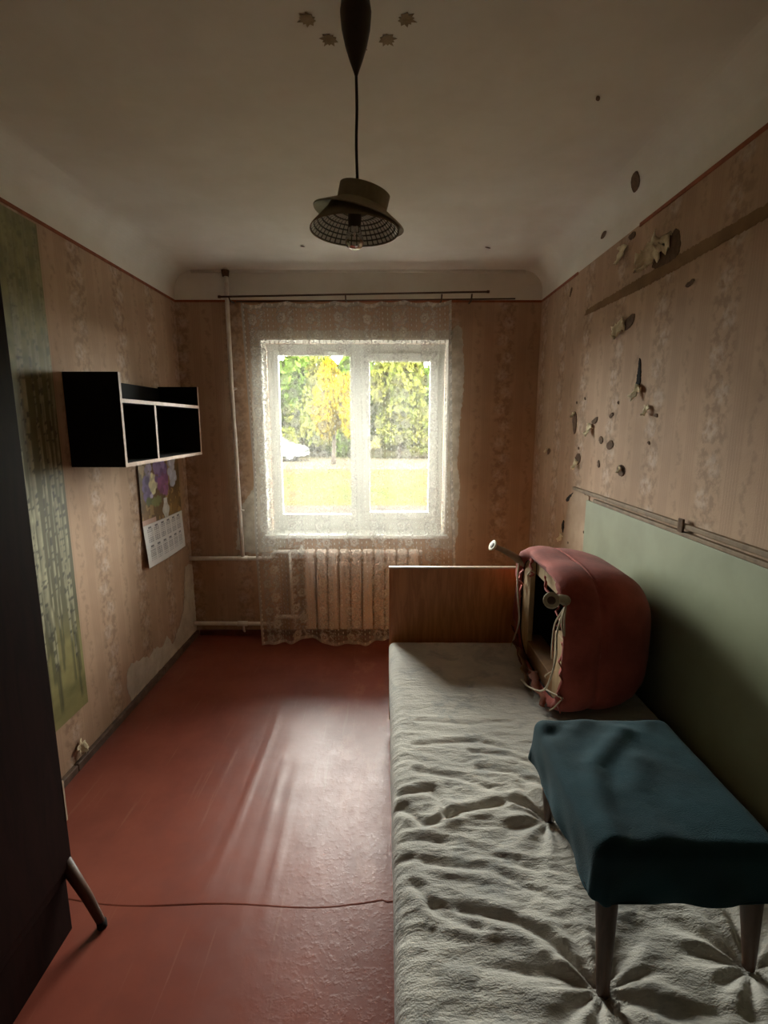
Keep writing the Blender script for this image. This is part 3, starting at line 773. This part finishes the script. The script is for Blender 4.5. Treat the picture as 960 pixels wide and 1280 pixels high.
def mattress():
    x0, x1, y0, y1 = .022, 1.000, .26, 2.300; ztop, zbot = .500, .335; r = .05
    nu, nv = 230, 420
    # perimeter-aware unfolding: the sheet bends down round all four edges
    hang = ztop-zbot
    def axis(a, b, n):
        w = b-a-2*r; L = w+2*(r*math.pi/2+hang-r); q = np.linspace(-L/2, L/2, n); s = np.abs(q)-w/2
        o = np.where(s <= 0, np.abs(q), np.where(s < r*math.pi/2, w/2+r*np.sin(np.clip(s, 0, r*1.6)/r), w/2+r))
        d = np.where(s <= 0, 0, np.where(s < r*math.pi/2, r-r*np.cos(np.clip(s, 0, r*1.6)/r), r+s-r*math.pi/2))
        return (a+b)/2+np.sign(q)*o, d
    xs, dx = axis(x0, x1, nu); ys, dy = axis(y0, y1, nv)
    X = xs[:, None]+np.zeros((1, nv)); Y = ys[None, :]+np.zeros((nu, 1))
    drop = np.maximum(dx[:, None]+np.zeros((1, nv)), dy[None, :]+np.zeros((nu, 1)))
    wx = X+.03*(fbm(X*5, Y*5, 31)-.5); wy = Y+.06*(fbm(X*4, Y*4, 41)-.5)
    h = .010*(fbm(wx*3.0, wy*4.5, 2)-.5)
    rough_zone = .30+.70*sstep(1.75-Y, 0, .5)
    ridge_ = lambda n_: (1-np.abs(2*n_-1))**4
    h -= .0060*ridge_(fbm(wx*3.2+wy*3.0, wy*13, 6, 2))*rough_zone
    h += .0050*ridge_(vnoise(wx*4-wy*5+3, wy*24+wx*3, 36))*rough_zone
    h -= .0040*ridge_(vnoise(wx*7-wy*6, wy*30+wx*5, 16))*rough_zone
    h += .0025*ridge_(vnoise(wx*9+wy*9, wy*52-wx*8, 26))*rough_zone
    h -= .0016*ridge_(vnoise(wx*16-wy*12, wy*74+wx*12, 46))*(.3+.7*rough_zone)
    left = 1-sstep(X, .03, .20); h += .006*(1-np.abs(2*vnoise(wx*18, wy*42, 23)-1)-.5)*left*rough_zone
    for pts, dep in CREASE:
        d = np.min([segdist(wx*0+X, Y, pts[i], pts[i+1]) for i in range(len(pts)-1)], axis=0)
        h -= dep*.75*np.exp(-(d/.009)**2); h += dep*.5*np.exp(-((d-.024)/.014)**2)
    h *= .62
    for k, (fx, fy) in enumerate(FEET):
        d = np.sqrt((X-fx)**2+(Y-fy)**2); th = np.arctan2(Y-fy, X-fx)
        h -= .024*np.exp(-(d/.045)**2)
        h += .005*np.cos(th*11+3*vnoise(d*12, th*2, k))*np.exp(-((d-.07)/.09)**2)
    h -= .012*np.exp(-((X-.62)**2/.02+(Y-1.9)**2/.10))
    h = h*sstep(.10-drop, 0, .08)
    Z = ztop-drop+h
    side = sstep(drop, .03, .08)
    ox = np.sign(X-.5)*(dx[:, None] > .01); oy = np.sign(Y-1.3)*(dy[None, :] > .01)
    pk = .006*(fbm(Y*14+X*9, Z*10, 12)-.5)*side
    X = X+ox*pk; Y = Y+oy*pk
    g = G('grey_velour'); x, y, z = g.coord(); v = g.vec(x, y, z)
    col = g.mix(g.step(g.noise(v, 4.5, 4, .6), .32, .68), lin('dcd6ca'), lin('c2bdb4'))
    blot = g.step(g.noise(v, 7, 5, .65, .6), .50, .66)
    nap = g.noise(g.vec(x, y*2.2, z), 30, 4, .7)
    col = g.mix(blot*.55, col, lin('8f9292'))
    col = g.mix(g.step(nap, .48, .7)*.30, col, lin('e2dac9'))
    fine = g.noise(v, 260, 2)
    sh = g.pbr(col, .85, g.bump(nap*1.0+fine*.2, .55, .010), Sheen_Weight=.25, Sheen_Roughness=.4)
    o = obj('mattress', np.stack([X, Y, Z], -1).reshape(-1, 3), grid_faces(nu, nv), g.done(sh), None, True)
    bmx = bmesh.new(); bmx.from_mesh(o.data); be = [e for e in bmx.edges if e.is_boundary]
    bmesh.ops.holes_fill(bmx, edges=be); bmx.to_mesh(o.data); bmx.free()
    tag(o, 'rumpled grey velour mattress lying on the wooden bed', 'mattress')
mattress()

# ================================================================== OVERTURNED RED CHAIR
def red_chair():
    cy, cz = 1.885, .752; a, b = .325, .262
    e = empty('overturned_chair', (.80, cy, .49), 'overturned red upholstered chair with torn underside and pale-capped legs on the bed', 'chair')
    g = G('red_plush'); x, y, z = g.coord(); v = g.vec(x, y, z)
    col = g.mix(g.step(g.noise(v, 9, 4, .6), .3, .7), lin('a2483a'), lin('853629'))
    red = g.done(g.pbr(col, .9, g.bump(g.noise(v, 160, 3), .3, .004), Sheen_Weight=.08, Sheen_Roughness=.5))
    rings = [(.604, .93), (.606, .965), (.622, .995), (.66, 1.005), (.70, 1.0), (.715, .985), (.722, .975), (.730, .987), (.75, 1.0), (.79, .995), (.84, .96), (.885, .90), (.925, .80), (.955, .66), (.975, .48), (.985, .27), (.988, .05)]
    N = 96; V = []
    for i, (x_, s) in enumerate(rings):
        for k in range(N):
            t = 2*math.pi*k/N; c, si = math.cos(t), math.sin(t); n = 3.6
            yy = math.copysign(abs(c)**(2/n), c)*a*s; zz = math.copysign(abs(si)**(2/n), si)*b*s
            nz = .012*(float(fbm(np.array(t*3.0), np.array(x_*9), 3))-.5)
            sk = (x_-.60)*.10                                        # the body leans back towards the window side
            V.append((x_-.02*(1 if i < 2 else 0)*float(vnoise(k*.6, i*2., 5)), cy+yy*(1+nz)+sk, cz+zz*(1+nz)+(.02 if si > 0 else 0)*math.exp(-((x_-.66)/.09)**2)*abs(c)**.3))
    # inner side so that the hollow underside reads as a cavity
    nR = len(rings)
    for i, (x_, s) in enumerate([(.612, .86), (.70, .86), (.80, .80), (.86, .60), (.87, .05)]):
        for k in range(N):
            t = 2*math.pi*k/N; c, si = math.cos(t), math.sin(t); n = 3.6
            V.append((x_, cy+math.copysign(abs(c)**(2/n), c)*a*s, cz+math.copysign(abs(si)**(2/n), si)*b*s))
    F = []
    def join(r0, r1):
        for k in range(N): F.append((r0*N+k, r0*N+(k+1) % N, r1*N+(k+1) % N, r1*N+k))
    for i in range(nR-1): join(i, i+1)
    for i in range(4): join(nR+i+1, nR+i)
    join(nR, 0)
    F.append(tuple((nR-1)*N+k for k in range(N))); F.append(tuple((nR+4)*N+k for k in range(N)))
    body = obj('upholstered_body', V, F, red, e, True)
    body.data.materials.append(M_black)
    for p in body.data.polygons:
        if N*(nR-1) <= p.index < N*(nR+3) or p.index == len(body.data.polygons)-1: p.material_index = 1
    # wooden frame of the seat, seen from below through the torn cover
    f0, f1 = .618, .640
    box('frame_board', f0, f1, cy+.17, cy+.272, cz-.215, cz+.20, M_ply, e, .003)
    box('frame_board', f0, f1, cy-.262, cy-.16, cz-.215, cz+.04, M_ply, e, .003)
    box('frame_board', f0+.002, f1+.06, cy-.235, cy+.235, cz-.235, cz-.15, plain('brown_frame_wood', '8a6238', '75502c', .8), e, .003)
    box('frame_board', f0+.024, f1+.03, cy-.17, cy+.17, cz+.15, cz+.215, M_ply, e, .003)
    # legs with pale round caps
    M_leg = plain('grey_painted_leg', '9a8d76', '857863', .5, 20)
    M_cap = plain('cream_foot_cap', 'd9d0b4', 'c6bb9c', .45, 10)
    def leg(root, tip):
        root, tip = Vector(root), Vector(tip); d = (tip-root).normalized()
        mid = root.lerp(tip, .5)+Vector((0, 0, .006))
        l = tube('leg', smoothpts([root-d*.05, root, mid, tip], 4), [.018]*4+[.018, .017, .016, .015]+[.014, .013, .012, .0115, .0115], M_leg, e, 14)
        tube('foot_cap', [tip-d*.004, tip+d*.003, tip+d*.010, tip+d*.0105], [.013, .023, .025, .020], M_cap, l, 18)
        tube('cap_recess', [tip+d*.0100, tip+d*.0112], [.013, .012], M_base, l, 14)
    leg((.604, 2.15, .930), (.472, 2.115, 1.008))
    leg((.604, 1.605, .948), (.500, 1.435, 1.010))
    # torn strips of cover and stuffing threads
    rnd = random.Random(8)
    def strip(p0, p1, w, mat, name, n=12, seed=0):
        r_ = random.Random(seed); V = []; p0, p1 = Vector(p0), Vector(p1); d = (p1-p0); sd = Vector((.25, 1, .1)).cross(d).normalized()
        sd2 = d.cross(sd).normalized()
        for i in range(n):
            t = i/(n-1); c = p0+d*t+sd*r_.uniform(-.008, .008)+Vector((r_.uniform(-.012, .004), 0, 0)); ww = w*(1-.5*t)*r_.uniform(.5, 1.2)
            V += [c-sd2*ww, c+sd*r_.uniform(-.006, .006), c+sd2*ww]
        o = obj(name, V, grid_faces(n, 3), mat, e, True); md = o.modifiers.new('thick', 'SOLIDIFY'); md.thickness = .003
    strip((.598, 2.12, .90), (.600, 2.14, .70), .016, red, 'torn_cover_strip', 14, 1)
    strip((.600, 1.80, .97), (.594, 1.72, .90), .022, red, 'torn_cover_strip', 10, 2)
    strip((.600, 1.66, .955), (.594, 1.60, .86), .022, red, 'torn_cover_strip', 10, 3)
    strip((.600, 1.99, .985), (.594, 1.93, .93), .016, red, 'torn_cover_strip', 10, 9)
    strip((.602, 2.05, .56), (.57, 1.82, .505), .028, plain('faded_lining', '9a7a5c', '80604a', .9), 'torn_lining', 12, 4)
    strip((.602, 1.90, .55), (.585, 1.68, .515), .024, plain('faded_pink_lining', 'a8705c', '8a5646', .9), 'torn_lining', 12, 5)
    strip((.602, 1.60, .80), (.598, 1.575, .56), .016, red, 'torn_cover_strip', 12, 6)
    strip((.602, 2.19, .60), (.590, 2.0, .515), .03, plain('brown_lining', '7a4a30', '643a26', .9), 'torn_lining', 12, 7)
    M_str = plain('pale_string', 'cbbda4', 'b5a68c', .8, 30)
    for i, pts in enumerate(([(.585, 2.12, .93), (.578, 2.11, .88), (.575, 2.08, .80), (.578, 2.05, .70), (.575, 2.10, .60), (.57, 2.13, .545)],
                             [(.585, 1.56, .94), (.57, 1.57, .85), (.575, 1.58, .76), (.565, 1.60, .66), (.56, 1.66, .59), (.555, 1.80, .53), (.55, 1.88, .515)],
                             [(.585, 1.555, .945), (.57, 1.535, .90), (.575, 1.52, .86), (.58, 1.54, .91), (.59, 1.56, .945)],
                             [(.585, 1.57, .93), (.572, 1.60, .87), (.572, 1.615, .80), (.57, 1.605, .74)],
                             [(.60, 1.56, .62), (.58, 1.60, .615), (.57, 1.66, .60)], [(.60, 1.57, .61), (.585, 1.59, .57), (.58, 1.62, .54)],
                             [(.60, 1.66, .67), (.58, 1.68, .64), (.585, 1.70, .62)], [(.602, 1.95, .94), (.585, 1.94, .95), (.58, 1.97, .925)])):
        tube('loose_string', smoothpts(pts, 5), .0035 if i < 2 else .0028, M_str, e, 6)
    # piping along the seat seam
    pp = []
    for k in range(0, N//2+1):
        t = math.pi*k/(N//2); c, si = math.cos(t), math.sin(t); n = 3.6
        pp.append((.722, cy+math.copysign(abs(c)**(2/n), c)*a*.972+.0122, cz+abs(si)**(2/n)*b*.972+.012*abs(si)))
    tube('piping', pp, .004, red, e, 6)
red_chair()

# ================================================================== STOOL WITH TEAL CLOTH
def stool():
    e = empty('low_stool', (.56, .97, .49), 'low dark wooden stool under the teal cloth standing on the mattress', 'stool')
    box('seat', .388, .700, .775, 1.160, .715, .782, M_oldwood, e, .008)
    for (fx, fy), (tx, ty) in zip(FEET, ((.412, 1.135), (.412, .80), (.678, .80), (.678, 1.135))):
        tube('leg', [(tx, ty, .725), (tx+(fx-tx)*.25, ty+(fy-ty)*.25, .665), (fx, fy, .492), (fx, fy, .480)], [.019, .020, .0115, .011], M_oldwood, e, 14)
    # cloth
    nu, nv = 130, 150; x0, x1, y0, y1, zt = .378, .708, .765, 1.165, .795; h = .115
    p = np.linspace(x0-h, x1+h, nu)[:, None]+np.zeros((1, nv)); q = np.linspace(y0-h, y1+h, nv)[None, :]+np.zeros((nu, 1))
    r = .022
    cx = np.clip(p, x0+r, x1-r); cy = np.clip(q, y0+r, y1-r); dx = p-cx; dy = q-cy; d = np.sqrt(dx**2+dy**2)+1e-9
    d0 = d; d = np.where(d > h, h+.12*(d-h), d)
    arc = r*math.pi/2
    out = np.where(d < arc, r*np.sin(np.minimum(d, arc)/r), r+.06*(d-arc)); dn = np.where(d < arc, r-r*np.cos(np.minimum(d, arc)/r), r+(d-arc)*.97)
    hang = np.clip((d-arc)/.09, 0, 1.3)
    per = (p-x0)*9+(q-y0)*9
    th = np.arctan2(dy, dx)
    wav = (.004*np.sin((p+q)*30+1.5)+.002*np.sin((p-q)*55))*hang
    X = cx+dx/d0*(out+wav); Y = cy+dy/d0*(out+wav); Z = zt-dn
    top = 1-sstep(d, 0, .03)
    def ridge(pts, amp, w):
        dd = np.min([segdist(p, q, pts[i], pts[i+1]) for i in range(len(pts)-1)], axis=0); return amp*np.exp(-(dd/w)**2)
    f = ridge([(.57, 1.10), (.52, 1.05), (.45, .98), (.42, .86), (.41, .78)], .009, .024)+ridge([(.50, 1.15), (.46, 1.12), (.40, 1.13)], .004, .02)
    f += ridge([(.66, 1.15), (.62, 1.10), (.55, 1.12)], .003, .02)+ridge([(.56, 1.0), (.50, .90), (.50, .80)], .006, .03)
    Z = Z+f*(.35+.65*top)+.004*(fbm(p*14, q*14, 3)-.5)
    low = ridge([(.40, 1.10), (.44, 1.13)], .006, .02); Z -= low
    g = G('teal_wool'); x, y, z = g.coord(); v = g.vec(x, y, z)
    col = g.mix(g.step(g.noise(v, 8, 4), .3, .7), lin('124652'), lin('0e3842'))
    weave = g.noise(v, 420, 2)
    m = g.done(g.pbr(col, .9, g.bump(weave, .4, .003), Sheen_Weight=.05))
    o = obj('draped_cloth', np.stack([X, Y, Z], -1).reshape(-1, 3), grid_faces(nu, nv), m, None, True)
    md = o.modifiers.new('thick', 'SOLIDIFY'); md.thickness = .004; md.offset = 1
    tag(o, 'dark teal cloth draped over the low stool on the bed', 'cloth')
stool()

# ================================================================== OUTDOORS
def outdoors():
    GZ = -.65
    g = G('leaf_strewn_grass'); x, y, z = g.coord(); v = g.vec(x, y, z)
    col = g.mix(g.step(g.noise(v, .35, 5, .65), .35, .65), lin('272a17'), lin('2f291c'))
    col = g.mix(g.step(g.noise(v, 4, 4, .7), .52, .62)*.6, col, lin('3c3019'))
    gr = obj('ground', [(-60, YB+.5, GZ), (60, YB+.5, GZ), (60, 110, GZ), (-60, 110, GZ)], [(0, 1, 2, 3)], g.done(g.pbr(col, .95, None, Specular_IOR_Level=0.0)))
    tag(gr, kind='structure')
    pth = box('path', -40, 40, 11.4, 13.2, GZ-.05, GZ+.03, plain('grey_asphalt', '2f2b27', '2a2622', .95, 2, Specular_IOR_Level=0.0)); struct(pth)
    pt2 = box('road', -60, 60, 24, 31.5, GZ-.05, GZ+.02, plain('pale_road', '3c372e', '353028', .95, 1, Specular_IOR_Level=0.0)); struct(pt2)
    fac = plain('facade_render', '6e6860', '625c54', .9, 1.5)
    bm = bmesh.new()
    add_box(bm, -14, 14, YB+T_WALL-.1, YB+T_WALL+.04, H+.6, 9.0); add_box(bm, -14, XL-.1, YB+T_WALL-.1, YB+T_WALL+.04, GZ, H+.6); add_box(bm, XR+.1, 14, YB+T_WALL-.1, YB+T_WALL+.04, GZ, H+.6)
    add_box(bm, XL-.1, XR+.1, YB+T_WALL-.1, YB+T_WALL+.04, H+.05, H+.6); add_box(bm, XL-.1, XR+.1, YB+T_WALL-.1, YB+T_WALL+.04, GZ, -.02)
    struct(bmobj('wall_sky_blocker', bm, fac))  # unseen facade, added to keep part of the sky light off the ground
    LEAF = [plain('leaf_green', '3e4c1e', '314018', .7, 1.2, Specular_IOR_Level=0.0), plain('leaf_yellow', '6c5c10', '5c5212', .7, 1.2, Specular_IOR_Level=0.0), plain('leaf_olive', '464e22', '4e4c20', .7, 1.2, Specular_IOR_Level=0.0)]
    BARK = plain('grey_bark', '33291f', '281f18', .9, 6)
    rng = np.random.default_rng(4)
    def crown(n, size, seed, spread=(1, 1, 1), lobes=9):
        r = np.random.default_rng(seed)
        C = r.normal(size=(lobes, 3))*np.array([.36, .36, .30]); rad = r.uniform(.28, .5, lobes)
        k = r.integers(0, lobes, n); d = r.normal(size=(n, 3)); d /= np.linalg.norm(d, axis=1)[:, None]
        P = (C[k]+d*(rad[k]*r.uniform(.55, 1, n)**.5)[:, None])*np.array(spread)
        a = r.normal(size=(n, 3)); a /= np.linalg.norm(a, axis=1)[:, None]; b = np.cross(a, r.normal(size=(n, 3))); b /= np.linalg.norm(b, axis=1)[:, None]
        s = size*r.uniform(.6, 1.3, n)[:, None]
        V = np.stack([P-a*s, P+b*s*.5, P+a*s, P-b*s*.5], 1).reshape(-1, 3)
        return V, np.arange(n*4).reshape(-1, 4)
    def tree(name, x, y, h, w, kind, label, seed, low=.25, n=2600, cat='tree'):
        e = empty(name, (x, y, GZ), label, cat, 'trees outside the window' if cat == 'tree' else 'bushes outside the window')
        V, F = crown(n, .09 if cat == 'bush' else .10, seed)
        V = V*np.array([w*.62, w*.62, h*(1-low)*.62])+np.array([x, y, GZ+h*(low+(1-low)*.52)])
        obj('foliage', V, F, LEAF[kind], e)
        if cat == 'tree':
            r = random.Random(seed)
            pts = [(x, y, GZ), (x+r.uniform(-.1, .1), y, GZ+h*.3), (x+r.uniform(-.3, .3), y, GZ+h*.6), (x+r.uniform(-.4, .4), y, GZ+h*.85)]
            tube('trunk', smoothpts(pts, 3), [.16*(1-.085*i)*(h/7) for i in range(10)], BARK, e, 8)
            for k in range(4):
                z0 = GZ+h*r.uniform(.35, .6); a = r.uniform(0, 6.28); L = w*.35
                tube('branch', [(x, y, z0), (x+L*.5*math.cos(a), y+L*.5*math.sin(a), z0+h*.1), (x+L*math.cos(a), y+L*math.sin(a), z0+h*.2)], [.06, .04, .02], BARK, e, 6)
        else:
            tube('stem', [(x, y, GZ), (x, y, GZ+h*.5)], [.05, .03], BARK, e, 6)
    T = [(-2.75, 27, 4.7, 2.6, 1, 'bright yellow autumn tree seen in the middle of the left pane'),
         (-7.2, 35, 6.2, 5.5, 0, 'green tree behind the parked car in the left pane'),
         (-3.6, 34, 5.0, 3.4, 2, 'olive green tree seen behind the yellow tree'),
         (-1.2, 33.5, 5.6, 3.6, 0, 'green tree seen beside the window mullion'),
         (.9, 32, 5.4, 3.6, 2, 'olive green tree filling the left half of the right pane'),
         (3.3, 34, 6.0, 4.2, 0, 'green tree at the right edge of the right pane'),
         (-12, 36, 6.2, 6.0, 2, 'broad olive tree farthest left beyond the road'),
         (7.5, 35, 6.0, 5.0, 0, 'green tree farthest right but one beyond the road'),
         (12.5, 36, 6.2, 5.5, 1, 'yellowing tree farthest right beyond the road')]
    for i, (x, y, h, w, k, lb) in enumerate(T): tree('deciduous_tree', x, y, h*1.17, w, k, lb, 20+i, .10 if y > 30 else .25, 5200)
    B = [(-2.6, 35, 2.6, 4, 0, 'low green bush left of the mullion beyond the road'), (1.6, 33, 2.4, 4, 2, 'low olive bush in the right pane'), (-6.2, 34.5, 2.6, 4, 2, 'low olive bush behind the parked car'), (4.6, 34, 2.6, 4.2, 0, 'low green bush beyond the right window edge'), (-10, 35, 2.8, 5, 0, 'low green bush left of the parked car'), (9, 34, 2.6, 5, 2, 'low olive bush farthest right')]
    for i, (x, y, h, w, k, lb) in enumerate(B): tree('bush', x, y, h, w, k, lb, 60+i, .0, 3200, 'bush')
    for k in range(7):
        tree('bush', -15+k*5.4, 41+1.5*(k % 2), 4.6, 6.4, (0, 2)[k % 2], ['dark green hedge bush far left at the back of the lawn', 'olive hedge bush left of the distant car', 'green hedge bush behind the car and yellow tree', 'olive hedge bush behind the mullion', 'green hedge bush at the back of the right pane', 'olive hedge bush right of the right pane trees', 'green hedge bush far right at the back of the lawn'][k], 80+k, 0., 3600, 'bush')
    # parked car, side on
    cx, cy = -6.75, 29.6
    car = empty('parked_car', (cx, cy, GZ), 'white car parked beyond the lawn in the left pane', 'car')
    M_car = plain('white_car_paint', '525456', '4a4c4e', .25, 2); M_cg = plain('car_glass', '2c3338', '22282c', .1, 2); M_ty = plain('tyre', '1d1d1e', '151515', .9); M_hub = plain('hub', '9a9da0', '85888b', .35)
    prof = [(-2.15, .30), (-2.2, .62), (-2.05, .86), (-1.35, .95), (-.75, 1.38), (.55, 1.42), (1.35, .98), (2.0, .86), (2.2, .68), (2.2, .32)]
    def prism(name, pr, y0, y1, mat, inset=0):
        V = [(cx+a, cy+y0+(inset if b > 1 else 0), GZ+b) for a, b in pr]+[(cx+a, cy+y1-(inset if b > 1 else 0), GZ+b) for a, b in pr]; n = len(pr)
        F = [tuple(range(n)), tuple(range(n, 2*n))]+[(i, (i+1) % n, n+(i+1) % n, n+i) for i in range(n)]
        return obj(name, V, F, mat, car)
    prism('body', prof, -.82, .82, M_car, .10)
    for a, b, c, d in ((-1.15, -.62, -.15, -.15), (-.08, -.08, .42, 1.08)):
        prism('side_window', [(a, .97), (b, 1.31), (c, 1.34), (d, .98)], -.83, -.70, M_cg)
    for wx in (-1.35, 1.35):
        for wy in (-.80, .62):
            w_ = tube('wheel', [(cx+wx, cy+wy, GZ+.31), (cx+wx, cy+wy+.18, GZ+.31)], .31, M_ty, car, 20)
            tube('hub_cap', [(cx+wx, cy+wy-.01, GZ+.31), (cx+wx, cy+wy+.19, GZ+.31)], .19, M_hub, w_, 14)
    bm = bmesh.new(); add_box(bm, cx-2.24, cx-2.12, cy-.8, cy+.8, GZ+.35, GZ+.5, .03); bmobj('bumper', bm, M_hub, car)
    bm = bmesh.new(); add_box(bm, cx+2.12, cx+2.24, cy-.8, cy+.8, GZ+.35, GZ+.5, .03); bmobj('bumper', bm, M_hub, car)
outdoors()
